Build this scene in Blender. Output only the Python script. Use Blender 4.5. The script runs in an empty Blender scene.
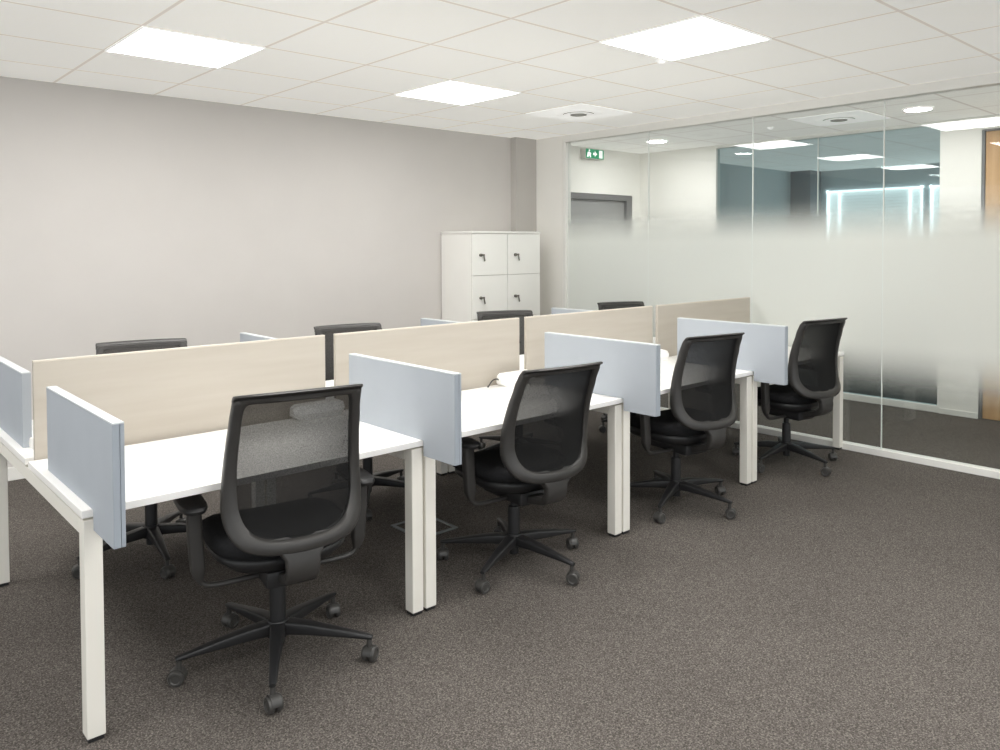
import bpy, bmesh, math, random
from mathutils import Vector, Matrix

random.seed(7)
sc = bpy.context.scene
COL = sc.collection
PI = math.pi

# ------------------------------------------------------------------ materials
def srgb(r, g, b):
    def f(c):
        c /= 255.0
        return c / 12.92 if c <= 0.04045 else ((c + 0.055) / 1.055) ** 2.4
    return (f(r), f(g), f(b), 1.0)

def new_mat(name):
    m = bpy.data.materials.new(name)
    m.use_nodes = True
    nt = m.node_tree
    return m, nt, nt.nodes['Principled BSDF'], nt.nodes['Material Output']

def mat(name, col, rough=0.5, metal=0.0, var=0.0, scale=8.0, spec=0.5, bump=0.0):
    """procedural: base colour gently varied by noise"""
    m, nt, b, out = new_mat(name)
    b.inputs['Roughness'].default_value = rough
    b.inputs['Metallic'].default_value = metal
    b.inputs['Specular IOR Level'].default_value = spec
    tc = nt.nodes.new('ShaderNodeTexCoord')
    nz = nt.nodes.new('ShaderNodeTexNoise')
    nz.inputs['Scale'].default_value = scale
    nz.inputs['Detail'].default_value = 4
    nt.links.new(tc.outputs['Object'], nz.inputs['Vector'])
    rp = nt.nodes.new('ShaderNodeValToRGB')
    k0, k1 = 1 - var, 1 + var
    rp.color_ramp.elements[0].position = 0.3
    rp.color_ramp.elements[1].position = 0.7
    rp.color_ramp.elements[0].color = (col[0]*k0, col[1]*k0, col[2]*k0, 1)
    rp.color_ramp.elements[1].color = (min(1, col[0]*k1), min(1, col[1]*k1), min(1, col[2]*k1), 1)
    nt.links.new(nz.outputs['Fac'], rp.inputs['Fac'])
    nt.links.new(rp.outputs['Color'], b.inputs['Base Color'])
    if bump:
        bp = nt.nodes.new('ShaderNodeBump')
        bp.inputs['Strength'].default_value = bump
        bp.inputs['Distance'].default_value = 0.002
        nt.links.new(nz.outputs['Fac'], bp.inputs['Height'])
        nt.links.new(bp.outputs['Normal'], b.inputs['Normal'])
    return m

def emit_mat(name, col, strength):
    m, nt, b, out = new_mat(name)
    b.inputs['Base Color'].default_value = (0.9, 0.9, 0.9, 1)
    b.inputs['Emission Color'].default_value = col
    b.inputs['Emission Strength'].default_value = strength
    return m

def math_node(nt, op, a, b=None, clamp=False):
    n = nt.nodes.new('ShaderNodeMath')
    n.operation = op
    n.use_clamp = clamp
    for i, v in enumerate((a, b)):
        if v is None:
            continue
        if isinstance(v, (int, float)):
            n.inputs[i].default_value = v
        else:
            nt.links.new(v, n.inputs[i])
    return n.outputs[0]

# layout numbers (metres)
W = 1.3154            # one desk module
H = 0.74              # desk top height
ZC = 2.679            # ceiling height
XG = 5.2744           # glass partition plane
YW = 3.38             # back wall
XO = 7.15             # wall across the corridor
CEIL_GLOW = 0.33  # strength of the ceiling tiles' own glow, added as soft fill light
GX, GY, T = 2.0153, 0.8709, 0.6612   # ceiling grid

def carpet_mat():
    m, nt, b, out = new_mat('carpet_pile')
    b.inputs['Roughness'].default_value = 0.95
    b.inputs['Specular IOR Level'].default_value = 0.1
    tc = nt.nodes.new('ShaderNodeTexCoord')
    n1 = nt.nodes.new('ShaderNodeTexNoise'); n1.inputs['Scale'].default_value = 165; n1.inputs['Detail'].default_value = 3; n1.inputs['Roughness'].default_value = 0.65
    n2 = nt.nodes.new('ShaderNodeTexVoronoi'); n2.inputs['Scale'].default_value = 230
    n3 = nt.nodes.new('ShaderNodeTexNoise'); n3.inputs['Scale'].default_value = 1.2; n3.inputs['Detail'].default_value = 3
    for n in (n1, n2, n3):
        nt.links.new(tc.outputs['Object'], n.inputs['Vector'])
    r1 = nt.nodes.new('ShaderNodeValToRGB')
    e = r1.color_ramp.elements
    e[0].position = 0.32; e[0].color = srgb(66, 62, 59)
    e[1].position = 0.70; e[1].color = srgb(134, 128, 122)
    mid = r1.color_ramp.elements.new(0.5); mid.color = srgb(91, 86, 82)
    mix = math_node(nt, 'ADD', math_node(nt, 'MULTIPLY', n1.outputs['Fac'], 0.72), math_node(nt, 'MULTIPLY', math_node(nt, 'SUBTRACT', n2.outputs['Color'], 0.5), 0.34))
    mix = math_node(nt, 'ADD', mix, math_node(nt, 'ADD', 0.09, math_node(nt, 'MULTIPLY', n3.outputs['Fac'], 0.10)))
    nt.links.new(mix, r1.inputs['Fac'])
    nt.links.new(r1.outputs['Color'], b.inputs['Base Color'])
    bp = nt.nodes.new('ShaderNodeBump'); bp.inputs['Strength'].default_value = 0.5; bp.inputs['Distance'].default_value = 0.004
    nt.links.new(n1.outputs['Fac'], bp.inputs['Height'])
    nt.links.new(bp.outputs['Normal'], b.inputs['Normal'])
    return m

def ceiling_mat():
    m, nt, b, out = new_mat('ceiling_tiles')
    b.inputs['Roughness'].default_value = 0.85
    b.inputs['Specular IOR Level'].default_value = 0.2
    geo = nt.nodes.new('ShaderNodeNewGeometry')
    sp = nt.nodes.new('ShaderNodeSeparateXYZ')
    nt.links.new(geo.outputs['Position'], sp.inputs[0])
    def dist(o, g):
        u = math_node(nt, 'DIVIDE', math_node(nt, 'SUBTRACT', o, g - 40*T), T)
        fr = math_node(nt, 'FRACT', u)
        return math_node(nt, 'MINIMUM', fr, math_node(nt, 'SUBTRACT', 1.0, fr))
    dm = math_node(nt, 'MINIMUM', dist(sp.outputs[0], GX), dist(sp.outputs[1], GY))
    dm = math_node(nt, 'MULTIPLY', dm, T)
    line = nt.nodes.new('ShaderNodeMapRange')
    line.inputs['From Min'].default_value = 0.006
    line.inputs['From Max'].default_value = 0.013
    nt.links.new(dm, line.inputs['Value'])
    nz = nt.nodes.new('ShaderNodeTexNoise'); nz.inputs['Scale'].default_value = 220; nz.inputs['Detail'].default_value = 3
    nt.links.new(geo.outputs['Position'], nz.inputs['Vector'])
    rp = nt.nodes.new('ShaderNodeValToRGB')
    rp.color_ramp.elements[0].color = srgb(226, 225, 220); rp.color_ramp.elements[0].position = 0.3
    rp.color_ramp.elements[1].color = srgb(231, 230, 226); rp.color_ramp.elements[1].position = 0.7
    nt.links.new(nz.outputs['Fac'], rp.inputs['Fac'])
    mx = nt.nodes.new('ShaderNodeMix'); mx.data_type = 'RGBA'
    nt.links.new(line.outputs['Result'], mx.inputs['Factor'])
    mx.inputs['A'].default_value = srgb(206, 201, 195)
    nt.links.new(rp.outputs['Color'], mx.inputs['B'])
    nt.links.new(mx.outputs['Result'], b.inputs['Base Color'])
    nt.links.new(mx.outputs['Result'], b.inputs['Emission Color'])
    b.inputs['Emission Strength'].default_value = CEIL_GLOW  # tiles are no lamp; this added glow evens out the ceiling brightness
    return m

def glass_mat(name, tint, refl=1.0):
    m, nt, b, out = new_mat(name)
    nt.nodes.remove(b)
    tr = nt.nodes.new('ShaderNodeBsdfTransparent'); tr.inputs[0].default_value = tint
    gl = nt.nodes.new('ShaderNodeBsdfGlossy'); gl.inputs['Roughness'].default_value = 0.0
    fr = nt.nodes.new('ShaderNodeFresnel')
    geo = nt.nodes.new('ShaderNodeNewGeometry')
    nt.links.new(math_node(nt, 'SUBTRACT', 1.5, math_node(nt, 'MULTIPLY', geo.outputs['Backfacing'], 1.5 - 1/1.5)), fr.inputs['IOR'])
    nz = nt.nodes.new('ShaderNodeTexNoise'); nz.inputs['Scale'].default_value = 2.0
    f = math_node(nt, 'MULTIPLY', fr.outputs[0], math_node(nt, 'ADD', refl, math_node(nt, 'MULTIPLY', nz.outputs['Fac'], 0.04)))
    mx = nt.nodes.new('ShaderNodeMixShader')
    nt.links.new(f, mx.inputs[0]); nt.links.new(tr.outputs[0], mx.inputs[1]); nt.links.new(gl.outputs[0], mx.inputs[2])
    nt.links.new(mx.outputs[0], out.inputs['Surface'])
    return m

def film_mat():
    """frosted privacy band whose etching fades out towards top and bottom"""
    m, nt, b, out = new_mat('frosted_film')
    nt.nodes.remove(b)
    geo = nt.nodes.new('ShaderNodeNewGeometry')
    sp = nt.nodes.new('ShaderNodeSeparateXYZ')
    nt.links.new(geo.outputs['Position'], sp.inputs[0])
    def ramp(a, c):
        n = nt.nodes.new('ShaderNodeMapRange'); n.interpolation_type = 'SMOOTHSTEP'
        n.inputs['From Min'].default_value = a; n.inputs['From Max'].default_value = c
        nt.links.new(sp.outputs[2], n.inputs['Value'])
        return n.outputs['Result']
    lo = ramp(0.40, 0.84)
    hi = math_node(nt, 'SUBTRACT', 1.0, ramp(1.56, 1.93))
    al = math_node(nt, 'MULTIPLY', math_node(nt, 'MULTIPLY', lo, hi), 0.985)
    nz = nt.nodes.new('ShaderNodeTexNoise'); nz.inputs['Scale'].default_value = 400
    nt.links.new(geo.outputs['Position'], nz.inputs['Vector'])
    rp = nt.nodes.new('ShaderNodeValToRGB')
    rp.color_ramp.elements[0].color = srgb(240, 242, 237); rp.color_ramp.elements[1].color = srgb(245, 247, 242)
    nt.links.new(nz.outputs['Fac'], rp.inputs['Fac'])
    df = nt.nodes.new('ShaderNodeBsdfDiffuse'); tl = nt.nodes.new('ShaderNodeBsdfTranslucent')
    nt.links.new(rp.outputs['Color'], df.inputs[0]); nt.links.new(rp.outputs['Color'], tl.inputs[0])
    body = nt.nodes.new('ShaderNodeMixShader'); body.inputs[0].default_value = 0.4
    nt.links.new(df.outputs[0], body.inputs[1]); nt.links.new(tl.outputs[0], body.inputs[2])
    tr = nt.nodes.new('ShaderNodeBsdfTransparent')
    mx = nt.nodes.new('ShaderNodeMixShader')
    # the fade is printed as a fine random dot screen, like real gradient film
    sn = nt.nodes.new('ShaderNodeVectorMath'); sn.operation = 'SNAP'
    sn.inputs[1].default_value = (0.5, 0.0012, 0.0012)
    nt.links.new(geo.outputs['Position'], sn.inputs[0])
    wn = nt.nodes.new('ShaderNodeTexWhiteNoise'); wn.noise_dimensions = '3D'
    nt.links.new(sn.outputs[0], wn.inputs['Vector'])
    amp = math_node(nt, 'MULTIPLY', math_node(nt, 'MULTIPLY', al, math_node(nt, 'SUBTRACT', 1.0, al)), 1.0)
    dot = math_node(nt, 'ADD', al, math_node(nt, 'MULTIPLY', math_node(nt, 'SUBTRACT', wn.outputs['Value'], 0.5), amp), clamp=True)
    nt.links.new(dot, mx.inputs[0]); nt.links.new(tr.outputs[0], mx.inputs[1]); nt.links.new(body.outputs[0], mx.inputs[2])
    nt.links.new(mx.outputs[0], out.inputs['Surface'])
    return m

def mesh_fabric_mat():
    """open-weave seat-back netting: part see-through"""
    m, nt, b, out = new_mat('chair_netting')
    b.inputs['Base Color'].default_value = (0.013, 0.013, 0.013, 1)
    b.inputs['Specular IOR Level'].default_value = 0.15
    b.inputs['Roughness'].default_value = 0.85
    tc = nt.nodes.new('ShaderNodeTexCoord')
    nz = nt.nodes.new('ShaderNodeTexNoise'); nz.inputs['Scale'].default_value = 260; nz.inputs['Detail'].default_value = 2
    nt.links.new(tc.outputs['Object'], nz.inputs['Vector'])
    geo = nt.nodes.new('ShaderNodeNewGeometry')
    dp = nt.nodes.new('ShaderNodeVectorMath'); dp.operation = 'DOT_PRODUCT'
    nt.links.new(geo.outputs['Normal'], dp.inputs[0]); nt.links.new(geo.outputs['Incoming'], dp.inputs[1])
    # a thick knit: the more slanted the sight line, the more yarn it crosses
    ca = math_node(nt, 'MAXIMUM', math_node(nt, 'ABSOLUTE', dp.outputs['Value']), 0.15)
    ex = math_node(nt, 'POWER', math_node(nt, 'DIVIDE', 1.0, ca), 1.5)
    t0 = math_node(nt, 'ADD', 0.085, math_node(nt, 'MULTIPLY', nz.outputs['Fac'], 0.2))
    f = math_node(nt, 'SUBTRACT', 1.0, math_node(nt, 'POWER', t0, ex))
    tr = nt.nodes.new('ShaderNodeBsdfTransparent')
    mx = nt.nodes.new('ShaderNodeMixShader')
    nt.links.new(f, mx.inputs[0]); nt.links.new(tr.outputs[0], mx.inputs[1]); nt.links.new(b.outputs[0], mx.inputs[2])
    nt.links.new(mx.outputs[0], out.inputs['Surface'])
    return m

def wood_mat(name, c0, c1, stretch, scale, rough=0.55):
    m, nt, b, out = new_mat(name)
    b.inputs['Roughness'].default_value = rough
    b.inputs['Specular IOR Level'].default_value = 0.3
    tc = nt.nodes.new('ShaderNodeTexCoord')
    mp = nt.nodes.new('ShaderNodeMapping'); mp.inputs['Scale'].default_value = stretch
    nt.links.new(tc.outputs['Object'], mp.inputs['Vector'])
    nz = nt.nodes.new('ShaderNodeTexNoise'); nz.inputs['Scale'].default_value = scale; nz.inputs['Detail'].default_value = 5
    nt.links.new(mp.outputs[0], nz.inputs['Vector'])
    rp = nt.nodes.new('ShaderNodeValToRGB')
    rp.color_ramp.elements[0].color = c0; rp.color_ramp.elements[0].position = 0.32
    rp.color_ramp.elements[1].color = c1; rp.color_ramp.elements[1].position = 0.68
    nt.links.new(nz.outputs['Fac'], rp.inputs['Fac'])
    nt.links.new(rp.outputs['Color'], b.inputs['Base Color'])
    return m

def blind_mat():
    m, nt, b, out = new_mat('window_blind_glow')
    b.inputs['Roughness'].default_value = 0.8
    geo = nt.nodes.new('ShaderNodeNewGeometry')
    sp = nt.nodes.new('ShaderNodeSeparateXYZ'); nt.links.new(geo.outputs['Position'], sp.inputs[0])
    fr = math_node(nt, 'FRACT', math_node(nt, 'MULTIPLY', sp.outputs[2], 22.0))
    rp = nt.nodes.new('ShaderNodeValToRGB')
    rp.color_ramp.elements[0].color = srgb(196, 203, 202); rp.color_ramp.elements[1].color = srgb(220, 225, 223)
    rp.color_ramp.elements[1].position = 0.25
    nt.links.new(fr, rp.inputs['Fac'])
    nt.links.new(rp.outputs['Color'], b.inputs['Base Color'])
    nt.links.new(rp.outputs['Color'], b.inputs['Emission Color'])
    b.inputs['Emission Strength'].default_value = 0.65  # blind glows by itself, standing in for daylight and brightening the room
    return m

M = {}
M['carpet'] = carpet_mat()
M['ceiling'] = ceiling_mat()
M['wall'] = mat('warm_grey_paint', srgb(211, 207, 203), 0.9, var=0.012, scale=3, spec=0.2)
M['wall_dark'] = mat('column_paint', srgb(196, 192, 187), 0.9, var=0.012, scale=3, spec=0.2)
M['white_wall'] = mat('white_paint', srgb(246, 244, 239), 0.85, var=0.01, scale=3, spec=0.2)
M['white_trim'] = mat('white_lacquer', srgb(244, 243, 238), 0.45, var=0.01, scale=5)
M['desk'] = mat('white_laminate', srgb(250, 249, 246), 0.35, var=0.006, scale=6, spec=0.4)
M['leg'] = mat('cream_white_steel', srgb(240, 237, 228), 0.45, var=0.01, scale=6)
M['screen'] = mat('blue_grey_fabric', srgb(175, 181, 188), 0.85, var=0.02, scale=6, spec=0.15, bump=0.0)
M['screen_edge'] = mat('pale_grey_edging', srgb(205, 210, 212), 0.5, var=0.01)
M['screen_front_edge'] = mat('grey_edging', srgb(160, 168, 177), 0.5, var=0.01)
M['divider'] = wood_mat('beige_veneer', srgb(182, 174, 162), srgb(189, 182, 171), (0.5, 6, 6), 3.0)
M['divider_edge'] = mat('pale_beige_edge', srgb(214, 206, 193), 0.5)
M['frame'] = mat('charcoal_plastic', (0.038, 0.036, 0.034, 1), 0.42, var=0.06, scale=20)
M['black'] = mat('black_plastic', (0.016, 0.016, 0.017, 1), 0.45, var=0.08, scale=20)
M['fabric'] = mat('black_seat_fabric', (0.012, 0.012, 0.013, 1), 0.85, var=0.25, scale=90, spec=0.2, bump=0.3)
M['caster'] = mat('grey_black_nylon', (0.055, 0.053, 0.050, 1), 0.32, var=0.06, scale=20)
M['net'] = mesh_fabric_mat()
M['locker'] = mat('white_locker_steel', srgb(246, 245, 240), 0.45, var=0.01, scale=4)
M['gap'] = mat('shadow_gap_grey', srgb(205, 202, 196), 0.8)
M['metal'] = mat('brushed_metal', srgb(120, 116, 108), 0.35, 0.8, var=0.05, scale=30)
M['door_grey'] = mat('grey_door_paint', srgb(150, 150, 150), 0.5, var=0.02, scale=4)
M['frame_grey'] = mat('dark_grey_door_frame', srgb(112, 112, 113), 0.5, var=0.02, scale=4)
M['oak'] = wood_mat('oak_veneer', srgb(196, 156, 112), srgb(214, 176, 132), (8, 8, 0.6), 3.0)
M['glass'] = glass_mat('clear_glass', (0.95, 0.965, 0.96, 1), 1.0)
M['tint'] = glass_mat('blue_tinted_glass', (0.80, 0.885, 0.905, 1), 0.9)
M['film'] = film_mat()
M['joint'] = mat('clear_joint', srgb(246, 250, 246), 0.3)
M['panel_light'] = emit_mat('light_diffuser', (1.0, 0.985, 0.96, 1), 15.0)
M['down_light'] = emit_mat('round_light_diffuser', (1.0, 0.985, 0.96, 1), 130.0)
M['green'] = emit_mat('exit_green', srgb(20, 150, 105), 0.35)
M['green'].node_tree.nodes['Principled BSDF'].inputs['Base Color'].default_value = srgb(20, 150, 105)
M['sign_white'] = emit_mat('exit_white', (1, 1, 1, 1), 0.5)
M['sign_body'] = mat('grey_sign_body', srgb(205, 203, 198), 0.5)
M['blind'] = blind_mat()
M['bright'] = emit_mat('frame_daylight_glow', (0.95, 1.0, 1.0, 1), 1.6)  # far window frames glow by themselves, in place of daylight falling on them
M['room_wall'] = mat('meeting_room_paint', srgb(196, 204, 206), 0.9, var=0.01, scale=3)
M['room_dark'] = mat('meeting_room_column', srgb(120, 126, 132), 0.9, var=0.01, scale=3)
M['vent'] = emit_mat('vent_white_glow', srgb(240, 240, 236), CEIL_GLOW*1.15)  # added self-glow keeps vents, rims and sensors as bright as the glowing ceiling
M['vent_dark'] = mat('vent_slot', srgb(176, 174, 170), 0.7)
M['cable'] = mat('dark_cable', (0.03, 0.028, 0.026, 1), 0.5)
M['box_metal'] = mat('floor_box_rim', srgb(120, 124, 126), 0.5, 0.2)
M['tag'] = mat('white_tag', srgb(225, 222, 214), 0.6)

# ------------------------------------------------------------------ mesh helpers
def link(name, me, m, parent=None, smooth=False):
    o = bpy.data.objects.new(name, me)
    COL.objects.link(o)
    if m is not None:
        me.materials.append(m)
    if parent is not None:
        o.parent = parent
    if smooth:
        for p in me.polygons:
            p.use_smooth = True
    return o

def obj(name, bm, m, parent=None, smooth=False, autosharp=None):
    bmesh.ops.recalc_face_normals(bm, faces=bm.faces)
    if autosharp is not None:
        for e in bm.edges:
            if len(e.link_faces) == 2 and e.calc_face_angle(0) > autosharp:
                e.smooth = False
        smooth = True
    me = bpy.data.meshes.new(name)
    bm.to_mesh(me)
    bm.free()
    return link(name, me, m, parent, smooth)

def add_box(bm, x0, x1, y0, y1, z0, z1, bevel=0.0, seg=2):
    vs = [bm.verts.new((x, y, z)) for x in (x0, x1) for y in (y0, y1) for z in (z0, z1)]
    f = [(0, 1, 3, 2), (4, 6, 7, 5), (0, 4, 5, 1), (2, 3, 7, 6), (0, 2, 6, 4), (1, 5, 7, 3)]
    fs = [bm.faces.new([vs[i] for i in q]) for q in f]
    if bevel > 0:
        es = {e for fc in fs for e in fc.edges}
        bmesh.ops.bevel(bm, geom=list(es), offset=bevel, segments=seg, profile=0.5, affect='EDGES', clamp_overlap=True)

def box(name, x0, x1, y0, y1, z0, z1, m, parent=None, bevel=0.0):
    bm = bmesh.new()
    add_box(bm, x0, x1, y0, y1, z0, z1, bevel)
    return obj(name, bm, m, parent)

def boxbm(*a):
    bm = bmesh.new(); add_box(bm, *a); return bm

def add_prism(bm, poly, axis, a, b, bevel=0.0):
    """poly: 2-D outline; extruded along axis (0=x,1=y,2=z) from a to b"""
    def p3(p, t):
        if axis == 0: return (t, p[0], p[1])
        if axis == 1: return (p[0], t, p[1])
        return (p[0], p[1], t)
    lo = [bm.verts.new(p3(p, a)) for p in poly]
    hi = [bm.verts.new(p3(p, b)) for p in poly]
    n = len(poly)
    fs = [bm.faces.new(lo[::-1]), bm.faces.new(hi)]
    for i in range(n):
        fs.append(bm.faces.new([lo[i], lo[(i+1) % n], hi[(i+1) % n], hi[i]]))
    if bevel > 0:
        es = {e for fc in fs for e in fc.edges}
        bmesh.ops.bevel(bm, geom=list(es), offset=bevel, segments=2, profile=0.5, affect='EDGES', clamp_overlap=True)

def add_lathe(bm, prof, cx=0, cy=0, seg=32, mtx=None):
    """prof: list of (r,z); revolved about z"""
    rings = []
    for r, z in prof:
        if r < 1e-6:
            rings.append([bm.verts.new((cx, cy, z))])
        else:
            rings.append([bm.verts.new((cx + r*math.cos(2*PI*k/seg), cy + r*math.sin(2*PI*k/seg), z)) for k in range(seg)])
    for a, b in zip(rings[:-1], rings[1:]):
        for k in range(seg):
            k2 = (k+1) % seg
            if len(a) == 1 and len(b) == 1: continue
            if len(a) == 1: bm.faces.new([a[0], b[k], b[k2]])
            elif len(b) == 1: bm.faces.new([a[k], a[k2], b[0]])
            else: bm.faces.new([a[k], a[k2], b[k2], b[k]])
    if mtx is not None:
        bmesh.ops.transform(bm, matrix=mtx, verts=[v for r in rings for v in r])

def smooth_path(pts, n=8):
    """Catmull-Rom through pts"""
    P = [Vector(p) for p in pts]
    P = [2*P[0]-P[1]] + P + [2*P[-1]-P[-2]]
    out = []
    for i in range(1, len(P)-2):
        a, b, c, d = P[i-1:i+3]
        for k in range(n):
            t = k/n
            out.append(0.5*((2*b) + (-a+c)*t + (2*a-5*b+4*c-d)*t*t + (-a+3*b-3*c+d)*t**3))
    out.append(P[-2].copy())
    return out

def add_sweep(bm, path, sect, up=Vector((0, 0, 1)), cap=True):
    """sweep a section along a path. sect(i, t) -> list of (u,v); u along side, v along normal"""
    n = len(path)
    rings = []
    side_prev = None
    for i, p in enumerate(path):
        t = (path[min(i+1, n-1)] - path[max(i-1, 0)]).normalized()
        s = t.cross(up)
        if s.length < 1e-3:
            s = side_prev.copy() if side_prev is not None else t.orthogonal()
        s.normalize()
        if side_prev is not None and s.dot(side_prev) < 0:
            s = -s
        side_prev = s
        v = s.cross(t).normalized()
        rings.append([bm.verts.new(p + s*a + v*b) for a, b in sect(i, i/(n-1))])
    m = len(rings[0])
    for a, b in zip(rings[:-1], rings[1:]):
        for k in range(m):
            bm.faces.new([a[k], a[(k+1) % m], b[(k+1) % m], b[k]])
    if cap:
        bm.faces.new(rings[0][::-1]); bm.faces.new(rings[-1])

def circ(r, n=10):
    return [(r*math.cos(2*PI*k/n), r*math.sin(2*PI*k/n)) for k in range(n)]

def rrect(hw, hh, r=None, n=3):
    r = min(hw, hh)*0.5 if r is None else min(r, hw*0.99, hh*0.99)
    out = []
    for cx, cy, a0 in ((hw-r, hh-r, 0), (-hw+r, hh-r, PI/2), (-hw+r, -hh+r, PI), (hw-r, -hh+r, 1.5*PI)):
        for k in range(n+1):
            a = a0 + PI/2*k/n
            out.append((cx + r*math.cos(a), cy + r*math.sin(a)))
    return out

def thing(name, label, cat, loc=(0, 0, 0), rotz=0.0, group=None):
    o = bpy.data.objects.new(name, None)
    o.empty_display_size = 0.1
    COL.objects.link(o)
    o.location = loc
    o.rotation_euler = (0, 0, rotz)
    return tag(o, label, cat, group)

def tag(o, label, cat, group=None):
    o['label'] = label; o['category'] = cat
    if group: o['group'] = group
    return o

def struct(o, label=None, cat=None):
    o['kind'] = 'structure'
    if label: o['label'] = label
    if cat: o['category'] = cat
    return o

def dup(root, loc, rotz, label):
    r = root.copy(); COL.objects.link(r)
    r.location = loc; r.rotation_euler = (0, 0, rotz); r['label'] = label
    def rec(src, dst):
        for ch in list(src.children):
            c = ch.copy(); COL.objects.link(c); c.parent = dst
            rec(ch, c)
    rec(root, r)
    return r

# ------------------------------------------------------------------ the setting
struct(box('floor', -6, 11.4, -7, 3.7, -0.1, 0.0, M['carpet']), 'dark brown grey speckled carpet floor', 'floor')
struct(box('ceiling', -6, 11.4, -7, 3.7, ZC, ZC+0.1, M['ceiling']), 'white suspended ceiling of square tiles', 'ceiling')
struct(box('wall_back', -6, XG+0.10, YW, YW+0.12, 0, ZC, M['wall']), 'plain warm grey back wall', 'wall')
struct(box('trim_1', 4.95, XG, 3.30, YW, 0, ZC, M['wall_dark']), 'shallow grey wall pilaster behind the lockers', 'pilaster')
bm = bmesh.new()
add_box(bm, -6, 4.0, YW-0.012, YW, 0, 0.09, 0.003)
struct(obj('baseboard_back', bm, M['white_trim']), 'white baseboard along the grey back wall', 'baseboard')
# corridor and the room beyond
bm = bmesh.new()
add_box(bm, XG+0.10, 5.80, 3.40, 3.52, 0, ZC)
add_box(bm, 7.00, XO, 3.40, 3.52, 0, ZC)
add_box(bm, 5.80, 7.00, 3.40, 3.52, 2.155, ZC)
struct(obj('wall_corridor_end', bm, M['white_wall']), 'white wall around the grey door at the end of the corridor', 'wall')
bm = bmesh.new()
add_box(bm, XO, XO+0.10, 2.345, 3.52, 0, ZC)
add_box(bm, XO, XO+0.10, -0.346, -0.03, 0, ZC)
add_box(bm, XO, XO+0.10, -7, -1.36, 0, ZC)
add_box(bm, XO, XO+0.10, -1.36, -0.346, 2.56, ZC)
struct(obj('wall_corridor_side', bm, M['white_wall']), 'white wall on the far side of the corridor', 'wall')
bm = bmesh.new()
add_box(bm, XO-0.012, XO-0.001, 2.36, 3.40, 0, 0.07)
add_box(bm, XO-0.012, XO-0.001, -0.346, -0.03, 0, 0.05)
struct(obj('baseboard_corridor', bm, M['white_trim']), 'white baseboard along the corridor wall', 'baseboard')
# room beyond: left end wall, column, window wall with two openings
struct(box('wall_meeting_end', XO+0.10, 11.2, 3.37, 3.47, 0, ZC, M['room_wall']), 'end wall of the room behind the tinted glass', 'wall')
struct(box('trim_2', 10.85, 11.2, 3.05, 3.37, 0, ZC, M['room_dark']), 'dark square column in the room behind the tinted glass', 'column')
struct(box('wall_meeting_side', XO+0.10, 11.2, -0.22, -0.12, 0, ZC, M['room_wall']), 'side wall of the room behind the tinted glass', 'wall')
bm = bmesh.new()
for y0, y1, z0, z1 in ((2.95, 3.37, 0, ZC), (1.475, 1.575, 0, ZC), (-0.12, 0.10, 0, ZC), (1.575, 2.95, 0, 0.9), (1.575, 2.95, 2.37, ZC), (0.10, 1.475, 0, 0.9), (0.10, 1.475, 2.37, ZC)):
    add_box(bm, 11.2, 11.3, y0, y1, z0, z1)
struct(obj('wall_meeting_windows', bm, M['room_wall']), 'window wall of the room behind the tinted glass', 'wall')

def far_window(name, y0, y1, label):
    bm = bmesh.new()
    x0, x1 = 11.17, 11.25
    add_box(bm, x0, x1, y0, y0+0.025, 0.9, 2.37); add_box(bm, x0, x1, y1-0.025, y1, 0.9, 2.37)
    add_box(bm, x0, x1, y0, y1, 2.345, 2.37); add_box(bm, x0, x1, y0, y1, 0.9, 0.93)
    for yy in (y0+0.175, y1-0.185):
        add_box(bm, x0+0.01, x1, yy-0.012, yy+0.012, 0.93, 2.345)
    w = struct(obj(name, bm, M['bright']), label, 'window')
    box('blind', 11.225, 11.23, y0+0.02, y1-0.02, 0.92, 2.355, M['blind'], w)
    return w
far_window('window_3', 1.575, 2.95, 'white framed window with closed blinds in the room beyond, left one')
far_window('window_4', 0.10, 1.475, 'window with pale blinds in the room beyond, right one')

# --- glass partition of the office (window_1)
YJ = [2.912, 1.851, 0.784, -0.267, -1.32, -2.37, -3.42, -4.47, -5.52, -6.57]
bm = bmesh.new()
add_box(bm, XG-0.03, XG+0.05, -7.0, 2.912, 2.608, ZC, 0.003)
add_box(bm, XG-0.03, XG+0.05, -7.0, 2.912, 0, 0.047, 0.003)
add_box(bm, XG-0.03, XG+0.05, 2.872, 2.912, 0.047, 2.608, 0.003)
gp = struct(obj('window_1', bm, M['white_trim']), 'floor to ceiling frameless glass partition with white rails', 'glass partition')
for a, b in zip(YJ[:-1], YJ[1:]):
    top = a if a < 2.9 else 2.872
    p = box('glass_pane', XG+0.004, XG+0.014, b+0.003, top-0.003, 0.047, 2.608, M['glass'], gp)
    bm = bmesh.new()
    vs = [bm.verts.new(q) for q in ((XG+0.0025, b+0.003, 0.34), (XG+0.0025, top-0.003, 0.34), (XG+0.0025, top-0.003, 1.98), (XG+0.0025, b+0.003, 1.98))]
    bm.faces.new(vs)
    obj('frosted_film', bm, M['film'], p)
    if top < 2.87:
        box('glass_joint', XG+0.003, XG+0.015, a-0.0028, a+0.0028, 0.047, 2.608, M['joint'], gp)
struct(box('wall_partition_post', XG-0.03, XG+0.09, 2.914, 3.298, 0, ZC-0.001, M['white_wall']), 'white solid panel between the glass partition and the pilaster', 'wall')

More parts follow.
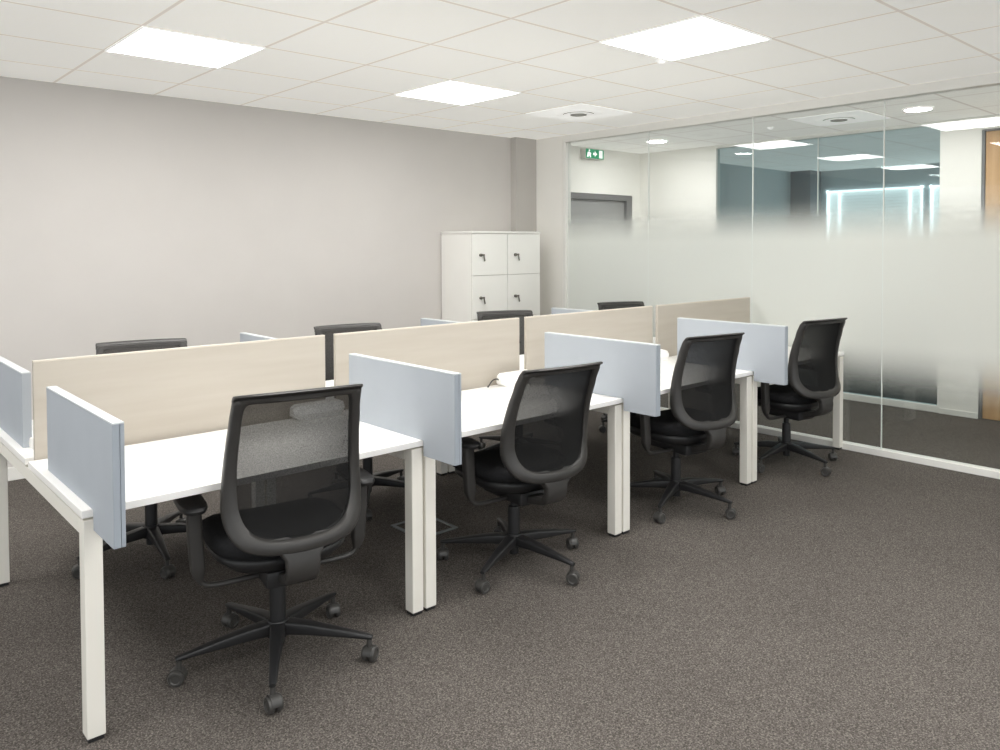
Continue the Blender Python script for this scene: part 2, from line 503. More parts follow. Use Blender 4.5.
# --- tinted glazing across the corridor (window_2)
bm = bmesh.new()
y0, y1 = -0.03, 2.345
add_box(bm, XO, XO+0.08, y0, y1, 0, 0.062, 0.003)
add_box(bm, XO, XO+0.08, y0, y1, 2.645, ZC, 0.003)
add_box(bm, XO, XO+0.08, y1-0.02, y1, 0.062, 2.645)
add_box(bm, XO, XO+0.08, y0, y0+0.02, 0.062, 2.645)
w2 = struct(obj('window_2', bm, M['white_trim']), 'blue tinted glazed wall across the corridor', 'window')
for a, b in ((y0+0.02, 1.145), (1.155, y1-0.02)):
    box('glass_pane', XO+0.03, XO+0.04, a, b, 0.062, 2.645, M['tint'], w2)
box('glass_joint', XO+0.028, XO+0.042, 1.145, 1.155, 0.062, 2.645, M['joint'], w2)

# --- grey door with frame (door_1)
bm = bmesh.new()
add_box(bm, 5.80, 5.905, 3.405, 3.50, 0, 2.155, 0.003)
add_box(bm, 6.895, 7.0, 3.405, 3.50, 0, 2.155, 0.003)
add_box(bm, 5.905, 6.895, 3.405, 3.50, 2.085, 2.155, 0.003)
d1 = struct(obj('door_1', bm, M['frame_grey']), 'grey door in a darker grey frame at the end of the corridor', 'door')
box('door_leaf', 5.907, 6.893, 3.445, 3.49, 0.01, 2.083, M['door_grey'], d1, 0.002)
bm = bmesh.new()
add_sweep(bm, [Vector(q) for q in ((6.80, 3.445, 1.05), (6.80, 3.40, 1.05), (6.69, 3.395, 1.05))], lambda i, t: circ(0.010))
obj('door_handle', bm, M['metal'], d1, autosharp=0.7)

# --- oak door (door_2)
bm = bmesh.new()
add_box(bm, XO+0.015, XO+0.06, -1.34, -0.375, 0.006, 2.54, 0.002)
d2 = struct(obj('door_2', bm, M['oak']), 'tall oak door beside the white wall strip', 'door')
bm = bmesh.new()
add_box(bm, XO, XO+0.09, -0.373, -0.347, 0, 2.558, 0.002); add_box(bm, XO, XO+0.09, -1.36, -1.342, 0, 2.558, 0.002)
add_box(bm, XO, XO+0.09, -1.342, -0.373, 2.542, 2.558, 0.002)
obj('door_frame', bm, M['frame_grey'], d2)
bm = bmesh.new()
add_sweep(bm, [Vector(q) for q in ((XO+0.015, -1.25, 1.05), (XO-0.035, -1.25, 1.05), (XO-0.04, -1.13, 1.05))], lambda i, t: circ(0.010))
obj('door_handle', bm, M['metal'], d2, autosharp=0.7)

# ------------------------------------------------------------------ ceiling fittings
def panel_light(i, j, label):
    x, y = GX+i*T, GY+j*T
    t = thing('ceiling_light', label, 'ceiling light', (x+T/2, y+T/2, ZC), 0, 'square ceiling light panels')
    h = T/2
    bm = bmesh.new()
    for a, b, c, d in ((-h, h, -h, -h+0.012), (-h, h, h-0.012, h), (-h, -h+0.012, -h+0.012, h-0.012), (h-0.012, h, -h+0.012, h-0.012)):
        add_box(bm, a, b, c, d, -0.008, -0.0005, 0.001)
    obj('frame', bm, M['vent'], t)
    bm = bmesh.new()
    add_box(bm, -h+0.012, h-0.012, -h+0.012, h-0.012, -0.006, -0.001)
    obj('diffuser', bm, M['panel_light'], t)
panel_light(-2, 1, 'square light panel over the leftmost far desks, nearest the grey wall on the left')
panel_light(1, 1, 'square light panel in the middle of the ceiling, smallest looking of the three in view')
panel_light(1, -2, 'square light panel nearest the glass partition, right of the other two')
for i in (-5, -2, 1):
    for j in (1, -2, -5, -8):
        if (i, j) in ((-2, 1), (1, 1), (1, -2)): continue
        panel_light(i, j, 'square light panel out of view behind the camera')

def down_light(i, j, label):
    x, y = GX+(i+.5)*T, GY+(j+.5)*T
    t = thing('downlight', label, 'ceiling light', (x, y, ZC), 0, 'round corridor downlights')
    bm = bmesh.new(); add_lathe(bm, [(0.10, -0.001), (0.118, -0.001), (0.118, -0.006), (0.104, -0.012), (0.100, -0.010), (0.10, -0.001)], seg=40)
    obj('rim', bm, M['vent'], t, autosharp=0.6)
    bm = bmesh.new(); add_lathe(bm, [(0.0, -0.002), (0.099, -0.002), (0.099, -0.009), (0.0, -0.011)], seg=40)
    obj('diffuser', bm, M['down_light'], t, autosharp=0.6)
down_light(6, 2, 'small round downlight above the grey corridor door')
down_light(6, -2, 'round downlight in the corridor ceiling near the oak door')
down_light(6, -6, 'round downlight further along the corridor ceiling, out of view')

def vent(i, j, label):
    x, y = GX+(i+.5)*T, GY+(j+.5)*T
    t = thing('ceiling_vent', label, 'air vent', (x, y, ZC), 0, 'square ceiling vents with a round diffuser')
    h = T/2-0.012
    bm = bmesh.new(); add_box(bm, -h, h, -h, h, -0.006, -0.0005, 0.002)
    obj('plate', bm, M['vent'], t)
    bm = bmesh.new(); add_lathe(bm, [(0.185, -0.006), (0.195, -0.0065), (0.17, -0.013), (0.135, -0.011), (0.135, -0.006)], seg=48)
    add_lathe(bm, [(0.10, -0.010), (0.130, -0.019), (0.095, -0.020), (0.07, -0.015)], seg=48)
    obj('diffuser_ring', bm, M['vent'], t, autosharp=0.8)
    bm = bmesh.new(); add_lathe(bm, [(0.0, -0.008), (0.165, -0.008), (0.165, -0.010), (0.0, -0.010)], seg=48)
    add_lathe(bm, [(0.0, -0.024), (0.07, -0.022), (0.07, -0.016), (0.0, -0.016)], seg=48)
    obj('diffuser_core', bm, M['vent_dark'], t, autosharp=0.8)
vent(3, 1, 'square ceiling vent with round diffuser above the office lockers side')
vent(6, -1, 'square ceiling vent with round diffuser in the corridor, seen through the glass')
for (x, y), l in zip(((3.30, 0.25), (6.35, 1.22)), ('tiny round ceiling sensor in the office between two lights', 'tiny round ceiling sensor in the corridor behind the glass')):
    bm = bmesh.new(); add_lathe(bm, [(0.0, ZC-0.022), (0.018, ZC-0.020), (0.028, ZC-0.008), (0.034, ZC-0.0005), (0.0, ZC-0.0005)], x, y, 20)
    tag(obj('ceiling_sensor', bm, M['vent'], autosharp=0.8), l, 'sensor')

# exit sign
t = thing('exit_sign', 'green and white emergency exit sign box above the grey corridor door', 'exit sign', (6.215, 3.399, 2.60))
bm = bmesh.new(); add_box(bm, -0.16, 0.16, -0.075, 0.0, -0.058, 0.058, 0.006)
obj('housing', bm, M['sign_body'], t)
bm = bmesh.new(); add_box(bm, -0.152, 0.152, -0.079, -0.0755, -0.052, 0.052)
f = obj('face', bm, M['green'], t)
bm = bmesh.new()
def flat(poly):
    add_prism(bm, poly, 1, -0.0815, -0.0792)
    bmesh.ops.triangulate(bm, faces=[f for f in bm.faces if len(f.verts) > 4])
# running man, arrow and doorway
add_lathe(bm, [(0.0, -0.001), (0.012, -0.001), (0.012, 0.001), (0, 0.001)], seg=14, mtx=Matrix.Translation((-0.098, -0.0803, 0.036)) @ Matrix.Rotation(PI/2, 4, 'X'))
obj('running_figure_head', bm, M['sign_white'], f)
bm = bmesh.new()
flat([(-0.122, 0.018), (-0.100, 0.022), (-0.086, 0.012), (-0.070, 0.008), (-0.072, -0.001), (-0.092, 0.000), (-0.090, -0.012), (-0.072, -0.020), (-0.074, -0.044), (-0.086, -0.044), (-0.086, -0.026), (-0.104, -0.020), (-0.118, -0.040), (-0.140, -0.040), (-0.140, -0.030), (-0.122, -0.028), (-0.108, 0.004), (-0.116, 0.006), (-0.126, -0.006), (-0.134, 0.000)])
obj('running_figure', bm, M['sign_white'], f)
bm = bmesh.new()
flat([(-0.034, 0.014), (-0.006, 0.014), (-0.006, 0.034), (0.036, 0.0), (-0.006, -0.034), (-0.006, -0.014), (-0.034, -0.014)])
obj('arrow', bm, M['sign_white'], f)
bm = bmesh.new()
flat([(0.070, -0.044), (0.128, -0.044), (0.128, 0.044), (0.070, 0.044)])
obj('doorway', bm, M['sign_white'], f)

# ------------------------------------------------------------------ lockers
LX0, LX1, LY0, LY1, LZ = 4.01, 4.90, 2.90, 3.365, 1.69
t = thing('locker_cabinet', 'white locker cabinet with keyed doors standing against the grey wall', 'lockers', (LX0, LY0, 0))
w_, d_ = LX1-LX0, LY1-LY0
bm = bmesh.new()
add_box(bm, 0.004, w_-0.004, 0.02, d_, 0.0, LZ-0.022, 0.002)
obj('carcass', bm, M['locker'], t)
box('top_panel', -0.004, w_+0.004, -0.006, d_, LZ-0.021, LZ, M['locker'], t, 0.002)
box('shadow_gap', 0.008, w_-0.008, 0.012, 0.0195, 0.06, LZ-0.025, M['gap'], t)
rows = [0.065, 0.46, 0.866, 1.274, LZ-0.024]
for c in range(2):
    for r in range(4):
        x0, x1 = 0.004 + c*(w_/2-0.002), 0.004 + (c+1)*(w_/2-0.002) - 0.004
        z0, z1 = rows[r]+0.003, rows[r+1]-0.003
        dr = box('door', x0+0.001, x1-0.001, -0.004, 0.0115, z0, z1, M['locker'], t, 0.0015)
        zc = (z0+z1)/2 - 0.005
        xk = x0 + 0.095
        bm = bmesh.new()
        add_lathe(bm, [(0.0, 0.0), (0.014, 0.0), (0.014, 0.018), (0.011, 0.021), (0.0, 0.021)], seg=20, mtx=Matrix.Translation((xk, -0.0045, zc)) @ Matrix.Rotation(PI/2, 4, 'X'))
        a = -0.5 - 0.5*((c*3+r*5) % 4)/3
        kx = math.cos(a); kz = math.sin(a)
        add_box(bm, xk-0.006, xk+0.032, -0.034, -0.024, zc-0.006, zc+0.010, 0.002)
        add_prism(bm, [(xk+0.018, zc-0.002), (xk+0.030, zc-0.004), (xk+0.036+0.01*kx, zc-0.055), (xk+0.022+0.01*kx, zc-0.058)], 1, -0.031, -0.027)
        obj('lock', bm, M['metal'], dr, autosharp=0.6)

# ------------------------------------------------------------------ desks
def tabletop(x0, x1, y0, y1):
    bm = bmesh.new(); add_box(bm, x0, x1, y0, y1, H-0.025, H, 0.002); return bm
YB = 1.57
LEG = 0.055
def bench(k, label):
    x0, x1 = k*W+0.002, (k+1)*W-0.002
    t = thing('double_bench_desk', label, 'desk', (x0, 0, 0), 0, 'white back to back bench desks')
    w = x1-x0
    obj('tabletop', tabletop(0, w, 0.0, 0.758), M['desk'], t)
    obj('tabletop', tabletop(0, w, 0.812, YB), M['desk'], t)
    for xa in (0.005, w-0.005-LEG):
        for ya in (0.004, YB-0.004-LEG):
            bm = bmesh.new(); add_box(bm, xa, xa+LEG, ya, ya+LEG, 0.014, 0.707, 0.003)
            lg = obj('leg', bm, M['leg'], t)
            bm = bmesh.new(); add_box(bm, xa+0.004, xa+LEG-0.004, ya+0.004, ya+LEG-0.004, 0.0, 0.0138, 0.002)
            obj('foot', bm, M['black'], lg)
        bm = bmesh.new(); add_box(bm, xa, xa+LEG, 0.0595, YB-0.0595, 0.655, 0.707, 0.002)
        obj('side_beam', bm, M['leg'], t)
    for ya in (0.60, 0.93):
        obj('long_rail', boxbm(0.061, w-0.061, ya, ya+0.04, 0.665, 0.705, 0.002), M['leg'], t)
    for xa in (0.01, w-0.05):
        for ya in (0.08, YB-0.14):
            obj('spacer', boxbm(xa, xa+0.04, ya, ya+0.06, 0.7072, H-0.0252), M['leg'], t)
    return t
pos = ['nearest to the camera at the left end of the row', 'second from the left of the row, behind the second chair', 'third from the left of the row, under the third grey screen', 'at the right end of the row, beside the glass partition']
for k in range(4):
    bench(k, 'white double bench desk ' + pos[k])

# beige spine panels
bpos = ['leftmost and largest looking, behind the nearest chair', 'second from the left, behind the second chair', 'third from the left, left of the rightmost one', 'rightmost, in front of the frosted glass']
for k in range(4):
    t = thing('divider_panel', 'beige desk divider panel, ' + bpos[k], 'desk divider', (k*W+0.029, 0.785, 0), 0, 'beige divider panels along the middle of the desks')
    bm = bmesh.new(); add_box(bm, 0, W-0.058, -0.010, 0.010, 0.715, 1.113, 0.001)
    obj('board', bm, M['divider'], t)
    bm = bmesh.new(); add_box(bm, 0, W-0.058, -0.010, 0.010, 1.1132, 1.120, 0.001)
    obj('top_edge', bm, M['divider_edge'], t)
    bm = bmesh.new()
    for xx in (0.25, W-0.058-0.29):
        add_box(bm, xx, xx+0.04, -0.0245, 0.0245, 0.70, 0.7148)
    obj('bracket', bm, M['leg'], t)

def screen(xc, back, label):
    t = thing('side_screen', label, 'desk screen', (xc, YB/2, 0), PI if back else 0, 'blue grey screens between desks')
    o = YB/2
    yf, yn, zt, zb = 0.575-o, -0.222-o, 1.042, 0.6776
    bm = bmesh.new()
    add_prism(bm, [(yf, H+0.001), (yf, zt), (yn, zt), (yn, zb+0.004), (yn+0.004, zb), (-0.014-o, zb), (-0.014-o, H+0.001)], 0, -0.016, 0.016)
    bmesh.ops.triangulate(bm, faces=[f for f in bm.faces if len(f.verts) > 4])
    obj('panel', bm, M['screen'], t)
    bm = bmesh.new(); add_box(bm, -0.0165, 0.0165, yn-0.006, yf, zt+0.0002, zt+0.0055, 0.001)
    obj('top_edge', bm, M['screen_edge'], t)
    bm = bmesh.new(); add_box(bm, -0.0165, 0.003, yn-0.006, yn-0.0002, zb+0.002, zt, 0.001); add_box(bm, 0.0045, 0.0165, yn-0.006, yn-0.0002, zb+0.002, zt, 0.001)
    obj('front_edge', bm, M['screen_front_edge'], t)
sx = [0.047, W, 2*W, 3*W]
fl = ['nearest to the camera, on the left end of the front desks', 'second from the left on the near side', 'third from the left on the near side, behind the second chair', 'rightmost on the front side, behind the third and fourth chairs']
bl = ['at the left photo edge, on the back desks', 'on the back desks, sliver above the leftmost beige panel', 'on the back desks, sliver left of the lockers', 'on the back desks, sliver right of the lockers']
for k in range(4):
    screen(sx[k], False, 'blue grey fabric screen ' + fl[k])
    screen(sx[k], True, 'blue grey fabric screen ' + bl[k])

# power modules
def power_module(x, y, flip, label, cable):
    t = thing('power_module', label, 'power module', (x, y, H+0.0006), PI if flip else 0, 'white wedge power modules on the desks')
    bm = bmesh.new()
    # bevel-ended wedge: pointed ends, sloping front
    sec = lambda s: [(-0.036*s, 0.0), (-0.046*s, 0.030*s), (-0.020*s, 0.068*s), (0.030*s, 0.072*s), (0.040*s, 0.0)]
    rings = []
    for xx, s, dz in ((-0.135, 0.55, 0.022), (-0.105, 1.0, 0.0), (0.105, 1.0, 0.0), (0.135, 0.55, 0.022)):
        rings.append([bm.verts.new((xx, a, b+dz)) for a, b in sec(s)])
    n = 5
    for a, b in zip(rings[:-1], rings[1:]):
        for q in range(n): bm.faces.new([a[q], a[(q+1) % n], b[(q+1) % n], b[q]])
    bm.faces.new(rings[0][::-1]); bm.faces.new(rings[-1])
    bmesh.ops.bevel(bm, geom=list(bm.edges), offset=0.002, segments=1, affect='EDGES', clamp_overlap=True)
    obj('housing', bm, M['desk'], t)
    if cable:
        bm = bmesh.new()
        pth = smooth_path([(-0.118, 0.0, 0.03), (-0.145, 0.005, 0.045), (-0.175, 0.008, 0.040), (-0.195, 0.012, 0.018), (-0.200, 0.018, 0.0045), (-0.19, 0.035, 0.0045)], 6)
        add_sweep(bm, pth, lambda i, tt: circ(0.004, 8))
        obj('cable', bm, M['cable'], t, smooth=True)
power_module(1.20, 0.700, False, 'white power module seen through the mesh back of the nearest chair', False)
power_module(2.50, 0.700, False, 'white power module with a dark cable loop, left of the second chair top', True)
power_module(3.84, 0.700, False, 'white power module on the third front desk, beside the third grey screen', False)
power_module(0.17, 0.885, True, 'white power module on the back desk at the far left', False)

# floor box
bm = bmesh.new()
t = thing('floor_box', 'square grey floor socket box set in the carpet between the nearest two desks', 'floor box', (1.915, 0.82, 0.0005))
for a, b, c, d in ((-0.13, 0.13, -0.14, -0.118), (-0.13, 0.13, 0.118, 0.14), (-0.13, -0.108, -0.118, 0.118), (0.108, 0.13, -0.118, 0.118)):
    add_box(bm, a, b, c, d, 0, 0.006, 0.001)
obj('rim', bm, M['box_metal'], t)
bm = bmesh.new(); add_box(bm, -0.107, 0.107, -0.117, 0.117, 0, 0.004)
obj('lid', bm, M['carpet'], t)

# ------------------------------------------------------------------ task chair
def lerp_tab(tab, z):
    if z <= tab[0][0]: return tab[0][1]
    for (a, va), (b, vb) in zip(tab[:-1], tab[1:]):
        if z <= b:
            u = (z-a)/(b-a); u = u*u*(3-2*u)*0.5 + u*0.5
            return va + (vb-va)*u
    return tab[-1][1]
BACK = [(0.40, -0.330), (0.54, -0.312), (0.64, -0.288), (0.76, -0.272), (0.88, -0.276), (0.96, -0.288), (1.03, -0.306)]
CURV = [(0.52, 0.9), (0.66, 1.15), (0.80, 0.9), (0.95, 0.45), (1.04, 0.25)]
def ysurf(x, z):
    return lerp_tab(BACK, z) + lerp_tab(CURV, z)*x*x

OUT_R = [(0.0, 1.036), (0.11, 1.036), (0.195, 1.036), (0.219, 1.026), (0.224, 0.99), (0.231, 0.90), (0.239, 0.80), (0.246, 0.69), (0.244, 0.630), (0.226, 0.577), (0.185, 0.538), (0.12, 0.520), (0.06, 0.516), (0.0, 0.515)]
INN_R = [(0.0, 1.016), (0.10, 1.016), (0.166, 1.016), (0.184, 1.004), (0.190, 0.97), (0.195, 0.90), (0.200, 0.80), (0.200, 0.70), (0.195, 0.655), (0.177, 0.610), (0.144, 0.580), (0.098, 0.566), (0.05, 0.562), (0.0, 0.561)]
def half_curve(pts):
    q = smooth_path([(x, 0, z) for x, z in pts], 5)
    return [(p.x, p.z) for p in q]
def ring_of(pts):
    h = half_curve(pts)
    return h + [(-x, z) for x, z in h[-2:0:-1]]
OUTER, INNER = ring_of(OUT_R), ring_of(INN_R)

def backrest_bm():
    bm = bmesh.new()
    prof = [(0.0, 0.014), (0.10, 0.018), (0.9, 0.018), (1.0, 0.012), (1.0, -0.014), (0.85, -0.021), (0.2, -0.021), (0.0, -0.013)]
    rings = []
    for (xo, zo), (xi, zi) in zip(OUTER, INNER):
        r = []
        for s, d in prof:
            x, z = xi + (xo-xi)*s, zi + (zo-zi)*s
            r.append(bm.verts.new((x, ysurf(x, z)+d, z)))
        rings.append(r)
    n, m = len(rings), len(prof)
    for i in range(n):
        a, b = rings[i], rings[(i+1) % n]
        for k in range(m):
            bm.faces.new([a[k], a[(k+1) % m], b[(k+1) % m], b[k]])
    return bm

def net_bm():
    bm = bmesh.new()
    zc = 0.81
    rings = []
    N = 10
    for j in range(1, N+1):
        s = j/N
        rings.append([bm.verts.new((x*s*1.01, ysurf(x*s, zc+(z-zc)*s)-0.004, zc+(z-zc)*s*1.01)) for x, z in INNER])
    c = bm.verts.new((0, ysurf(0, zc)-0.004, zc))
    n = len(INNER)
    for k in range(n):
        bm.faces.new([c, rings[0][k], rings[0][(k+1) % n]])
    for a, b in zip(rings[:-1], rings[1:]):
        for k in range(n):
            bm.faces.new([a[k], a[(k+1) % n], b[(k+1) % n], b[k]])
    return bm

def lip_bm():
    bm = bmesh.new()
    prof = [(0.006, 1.020), (0.005, 1.036), (-0.006, 1.046), (-0.020, 1.052), (-0.036, 1.053), (-0.041, 1.048), (-0.036, 1.043), (-0.026, 1.041), (-0.019, 1.034), (-0.016, 1.020)]
    rings = []
    N = 24
    for i in range(N+1):
        u = -1 + 2*i/N
        x = 0.224*math.sin(u*PI/2*0.999) if abs(u) < 1 else 0.224*u
        dk = 1.0 - 0.30*u*u
        end = 1.0 if abs(u) < 0.999 else 0.75
        rings.append([bm.verts.new((x, ysurf(x, 1.03) + dy*dk*end, 1.034 + (z-1.034)*end - 0.004*u*u)) for dy, z in prof])
    m = len(prof)
    for a, b in zip(rings[:-1], rings[1:]):
        for k in range(m):
            bm.faces.new([a[k], a[(k+1) % m], b[(k+1) % m], b[k]])
    bm.faces.new(rings[0][::-1]); bm.faces.new(rings[-1])
    return bm

def stem_bm():
    bm = bmesh.new()
    path = smooth_path([(0, -0.290, 0.560), (0, -0.303, 0.532), (0, -0.317, 0.490), (0, -0.318, 0.450), (0, -0.300, 0.422), (0, -0.27, 0.405), (0, -0.21, 0.385), (0, -0.172, 0.372)], 5)
    ws = [0.110, 0.092, 0.060, 0.057, 0.057, 0.05, 0.045, 0.045]
    def sect(i, t):
        f = t*(len(ws)-1); a = min(int(f), len(ws)-2); u = f-a
        hw = ws[a]*(1-u) + ws[a+1]*u
        return rrect(hw, 0.019, 0.010)
    n = len(path); rings = []
    for i, p in enumerate(path):
        t = (path[min(i+1, n-1)] - path[max(i-1, 0)]).normalized()
        s = Vector((1, 0, 0)); v = s.cross(t).normalized()
        rings.append([bm.verts.new(p + s*a + v*b) for a, b in sect(i, i/(n-1))])
    m = len(rings[0])
    for a, b in zip(rings[:-1], rings[1:]):
        for k in range(m): bm.faces.new([a[k], a[(k+1) % m], b[(k+1) % m], b[k]])
    bm.faces.new(rings[0][::-1]); bm.faces.new(rings[-1])
    return bm

def superell(hx, hy, n=40, p=3.2):
    out = []
    for k in range(n):
        a = 2*PI*k/n
        c, s = math.cos(a), math.sin(a)
        out.append((math.copysign(abs(c)**(2/p), c)*hx, math.copysign(abs(s)**(2/p), s)*hy))
    return out

def loft_plan(levels, cy, zfun):
    bm = bmesh.new()
    rings = []
    for hx, hy, z in levels:
        rings.append([bm.verts.new((x, cy+y, z+zfun(x, y))) for x, y in superell(hx, hy)])
    for a, b in zip(rings[:-1], rings[1:]):
        n = len(a)
        for k in range(n): bm.faces.new([a[k], a[(k+1) % n], b[(k+1) % n], b[k]])
    for r, z in ((rings[0], levels[0][2]), (rings[-1], levels[-1][2])):
        c = bm.verts.new((0, cy, z+zfun(0, 0)))
        n = len(r)
        for k in range(n): bm.faces.new([c, r[k], r[(k+1) % n]])
    return bm

def make_chair(phase, recline=0.0, tall=1.0):
    t = thing('office_chair', '', 'office chair', (0, 0, 0), 0, 'black mesh back office chairs at the desks')
    # five star base
    bm = bmesh.new()
    add_lathe(bm, [(0.0, 0.052), (0.024, 0.052), (0.026, 0.09), (0.045, 0.092), (0.046, 0.135), (0.038, 0.150), (0.0, 0.150)], seg=28)
    sb = obj('star_base', bm, M['black'], t, autosharp=0.7)
    R = 0.352
    for k in range(5):
        a = phase + k*2*PI/5
        ca, sa = math.cos(a), math.sin(a)
        bm = bmesh.new()
        pth = [Vector((r*ca, r*sa, z)) for r, z in ((0.036, 0.122), (0.12, 0.119), (0.22, 0.109), (0.30, 0.100), (0.345, 0.095), (0.364, 0.092))]
        hw = [0.028, 0.024, 0.019, 0.0155, 0.014, 0.011]; hh = [0.024, 0.021, 0.016, 0.011, 0.009, 0.007]
        add_sweep(bm, pth, lambda i, tt: rrect(hw[i], hh[i], 0.008))
        obj('base_arm', bm, M['black'], sb, autosharp=0.7)
        bm = bmesh.new()
        # caster: stem, hood, two wheels
        ang = a + 0.9 + 0.9*k
        mt = Matrix.Translation((R*ca, R*sa, 0)) @ Matrix.Rotation(ang, 4, 'Z')
        add_lathe(bm, [(0.0, 0.050), (0.010, 0.050), (0.010, 0.088), (0.0, 0.088)], seg=12, mtx=mt)
        hood = []
        for q in range(13):
            th = PI*q/12
            hood.append((-0.006 + 0.0310*math.cos(th), 0.0287 + 0.0310*math.sin(th)))
        for q in range(12, -1, -1):
            th = PI*q/12
            hood.append((-0.006 + 0.0292*math.cos(th), 0.0287 + 0.0292*math.sin(th)))
        b2 = bmesh.new(); add_prism(b2, hood, 1, -0.016, 0.016)
        bmesh.ops.transform(b2, matrix=mt, verts=b2.verts)
        tmp = bpy.data.meshes.new('tmp'); b2.to_mesh(tmp); b2.free(); bm.from_mesh(tmp); bpy.data.meshes.remove(tmp)
        cs = obj('caster', bm, M['caster'], t, autosharp=0.7)
        for s in (-1, 1):
            bm = bmesh.new()
            add_lathe(bm, [(0.0, 0.0), (0.020, 0.0), (0.025, 0.001), (0.0283, 0.005), (0.0283, 0.017), (0.025, 0.022), (0.018, 0.023), (0.015, 0.020), (0.0, 0.020)], seg=26,
                      mtx=mt @ Matrix.Translation((-0.006, 0.003*s, 0.0286)) @ Matrix.Rotation(-s*PI/2, 4, 'X'))
            obj('wheel', bm, M['caster'], cs, autosharp=0.7)
    bm = bmesh.new()
    add_lathe(bm, [(0.0, 0.1505), (0.030, 0.1505), (0.030, 0.265), (0.027, 0.285), (0.018, 0.287), (0.018, 0.336), (0.0, 0.336)], seg=24)
    obj('gas_column', bm, M['black'], t, autosharp=0.7)
    # mechanism
    bm = bmesh.new()
    add_box(bm, -0.085, 0.085, -0.17, 0.15, 0.336, 0.400, 0.014)
    me = obj('mechanism', bm, M['black'], t, autosharp=0.7)
    bm = bmesh.new()
    add_sweep(bm, smooth_path([(0.08, 0.06, 0.368), (0.16, 0.06, 0.372), (0.235, 0.055, 0.376)], 4), lambda i, tt: circ(0.006, 8))
    add_box(bm, 0.235, 0.285, 0.045, 0.067, 0.370, 0.382, 0.004)
    obj('lever', bm, M['black'], me, autosharp=0.7)
    # seat
    zf = lambda x, y: -0.55*max(0, y-0.06)**2*1.6 + 0.35*x*x*0.5
    obj('seat_shell', loft_plan([(0.11, 0.17, 0.398), (0.20, 0.215, 0.406), (0.240, 0.240, 0.436), (0.243, 0.243, 0.462)], 0.03, zf), M['black'], t, smooth=True)
    obj('seat', loft_plan([(0.236, 0.238, 0.463), (0.252, 0.252, 0.470), (0.257, 0.257, 0.490), (0.252, 0.252, 0.512), (0.225, 0.225, 0.526), (0.14, 0.14, 0.530)], 0.03, zf), M['fabric'], t, smooth=True)
    # back
    fr = obj('backrest_frame', backrest_bm(), M['frame'], t, autosharp=1.0)
    obj('stem', stem_bm(), M['frame'], fr, autosharp=0.8)
    obj('backrest_mesh', net_bm(), M['net'], t, smooth=True)
    obj('top_rail', lip_bm(), M['frame'], t, autosharp=0.9)
    if tall != 1.0:
        mt = Matrix.Translation((0, 0, 0.55)) @ Matrix.Diagonal((1, 1, tall, 1)) @ Matrix.Translation((0, 0, -0.55))
        for o in [c for c in t.children if c.name.startswith(('backrest', 'top_rail'))]:
            o.data.transform(mt)
    if recline:
        piv = Matrix.Translation((0, -0.10, 0.42))
        mt = piv @ Matrix.Rotation(recline, 4, 'X') @ piv.inverted()
        for o in [c for c in t.children if c.name.startswith(('backrest', 'top_rail'))]:
            for q in [o] + list(o.children):
                q.data.transform(mt)
    # arms
    for s in (-1, 1):
        bm = bmesh.new()
        pth = smooth_path([(s*0.306, -0.065, 0.639), (s*0.306, -0.065, 0.58), (s*0.300, -0.065, 0.48), (s*0.294, -0.065, 0.405), (s*0.278, -0.065, 0.370), (s*0.24, -0.063, 0.357), (s*0.16, -0.060, 0.355), (s*0.080, -0.058, 0.355)], 6)
        n = len(pth)
        rings = []
        for i, p in enumerate(pth):
            u = i/(n-1)
            tn = (pth[min(i+1, n-1)] - pth[max(i-1, 0)]).normalized()
            v = Vector((0, 1, 0)); sd = tn.cross(v).normalized()
            k = 1.0 if u < 0.38 else max(0.0, 1-(u-0.38)/0.14)
            hw, hh = 0.011 + 0.010*k, 0.0105 + 0.0145*k
            rings.append([bm.verts.new(p + v*a + sd*b) for a, b in rrect(hw, hh, 0.010)])
        m = len(rings[0])
        for a, b in zip(rings[:-1], rings[1:]):
            for q in range(m): bm.faces.new([a[q], a[(q+1) % m], b[(q+1) % m], b[q]])
        bm.faces.new(rings[0][::-1]); bm.faces.new(rings[-1])
        ar = obj('armrest', bm, M['frame'], t, autosharp=0.9)
        bm = bmesh.new()
        lv = []
        for hx, hy, z in ((0.030, 0.115, 0.636), (0.045, 0.134, 0.640), (0.049, 0.140, 0.652), (0.045, 0.135, 0.661), (0.028, 0.117, 0.664)):
            lv.append([bm.verts.new((s*0.310 + x, -0.005 + y, z)) for x, y in superell(hx, hy, 28, 3.0)])
        for a, b in zip(lv[:-1], lv[1:]):
            for q in range(28): bm.faces.new([a[q], a[(q+1) % 28], b[(q+1) % 28], b[q]])
        bm.faces.new(lv[0][::-1]); bm.faces.new(lv[-1])
        obj('arm_pad', bm, M['black'], ar, autosharp=0.9)
    return t

def chair_base_phase(deg_world, rot):
    return math.radians(deg_world) - rot

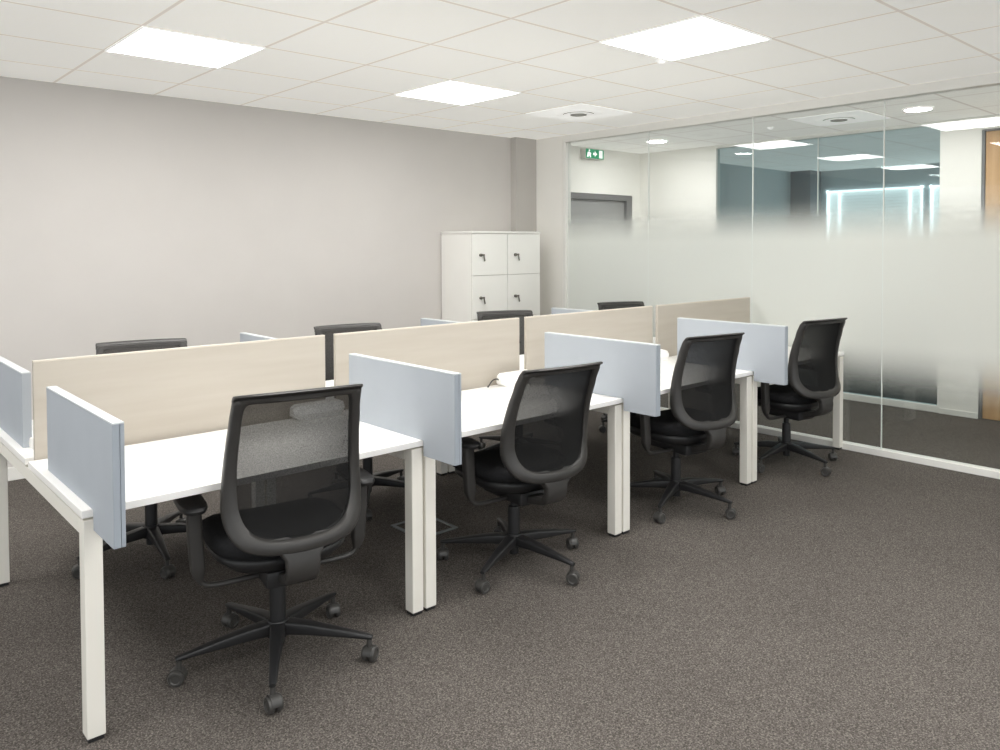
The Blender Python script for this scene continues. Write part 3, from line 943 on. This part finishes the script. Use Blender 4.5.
specs = [  # x, y, rot(deg), caster phase in world degrees, label
    (0.69, 0.09, -10.5, 25, 'nearest black mesh back office chair, at the first front desk on the left'),
    (1.95, 0.13, -7, 60, 'second black mesh back office chair from the left on the near side'),
    (3.265, 0.112, -10.5, 57, 'third black mesh back office chair from the left on the near side'),
    (4.59, 0.11, -10.5, 36, 'rightmost black mesh back office chair on the near side, by the glass partition'),
    (0.672, 1.455, 168, 47, 'black office chair on the far side, top rail over the leftmost beige panel'),
    (1.935, 1.425, 170, 20, 'black office chair on the far side, showing through the first panel gap'),
    (3.29, 1.51, 157, 30, 'black office chair on the far side, in front of the white lockers'),
    (4.66, 1.49, 157, 21, 'black office chair on the far side, top rail over the third beige panel'),
]
for x, y, rd, ph, lab in specs:
    rot = math.radians(rd)
    c = make_chair(chair_base_phase(ph, rot), math.radians(7) if lab.startswith('second') else 0, 1.037 if lab.startswith('nearest') else 1.0)
    c.location = (x, y, 0); c.rotation_euler = (0, 0, rot); c['label'] = lab
    if lab.startswith('third'):
        bm = bmesh.new(); add_box(bm, -0.255, -0.225, -0.09, -0.06, 0.405, 0.412, 0.001)
        tg = obj('care_tag', bm, M['tag'], c); tg.rotation_euler = (0, 0.25, 0)
        tg['label'] = 'small white care tag'

# ------------------------------------------------------------------ light, camera, look
w = bpy.data.worlds.new('World'); sc.world = w
w.use_nodes = True
bg = w.node_tree.nodes['Background']
bg.inputs[0].default_value = (0.93, 0.97, 1.0, 1)
bg.inputs[1].default_value = 1.3

cam = bpy.data.cameras.new('Camera')
co = bpy.data.objects.new('Camera', cam); COL.objects.link(co)
yaw, pitch, roll = -0.7308, -0.0268, -0.0035
cy, sy = math.cos(yaw), math.sin(yaw)
fwd = Vector((-sy*math.cos(pitch), cy*math.cos(pitch), math.sin(pitch)))
rt = Vector((cy, sy, 0)); up = rt.cross(fwd)
c_, s_ = math.cos(roll), math.sin(roll)
rt2 = c_*rt + s_*up; up2 = -s_*rt + c_*up
mw = Matrix((rt2, up2, -fwd)).transposed().to_4x4()
mw.translation = (-0.6372, -2.6465, 1.5596)
co.matrix_world = mw
cam.sensor_width = 36.0
cam.lens = 781.7*36/1000
cam.shift_x = (500-498.0)/1000
cam.shift_y = (265.9-375)/1000
cam.clip_start = 0.05
sc.camera = co

sc.view_settings.view_transform = 'Standard'
sc.view_settings.look = 'None'
sc.view_settings.exposure = 0.15
sc.cycles.use_denoising = True
sc.cycles.max_bounces = 12
sc.cycles.diffuse_bounces = 6
sc.cycles.transparent_max_bounces = 16
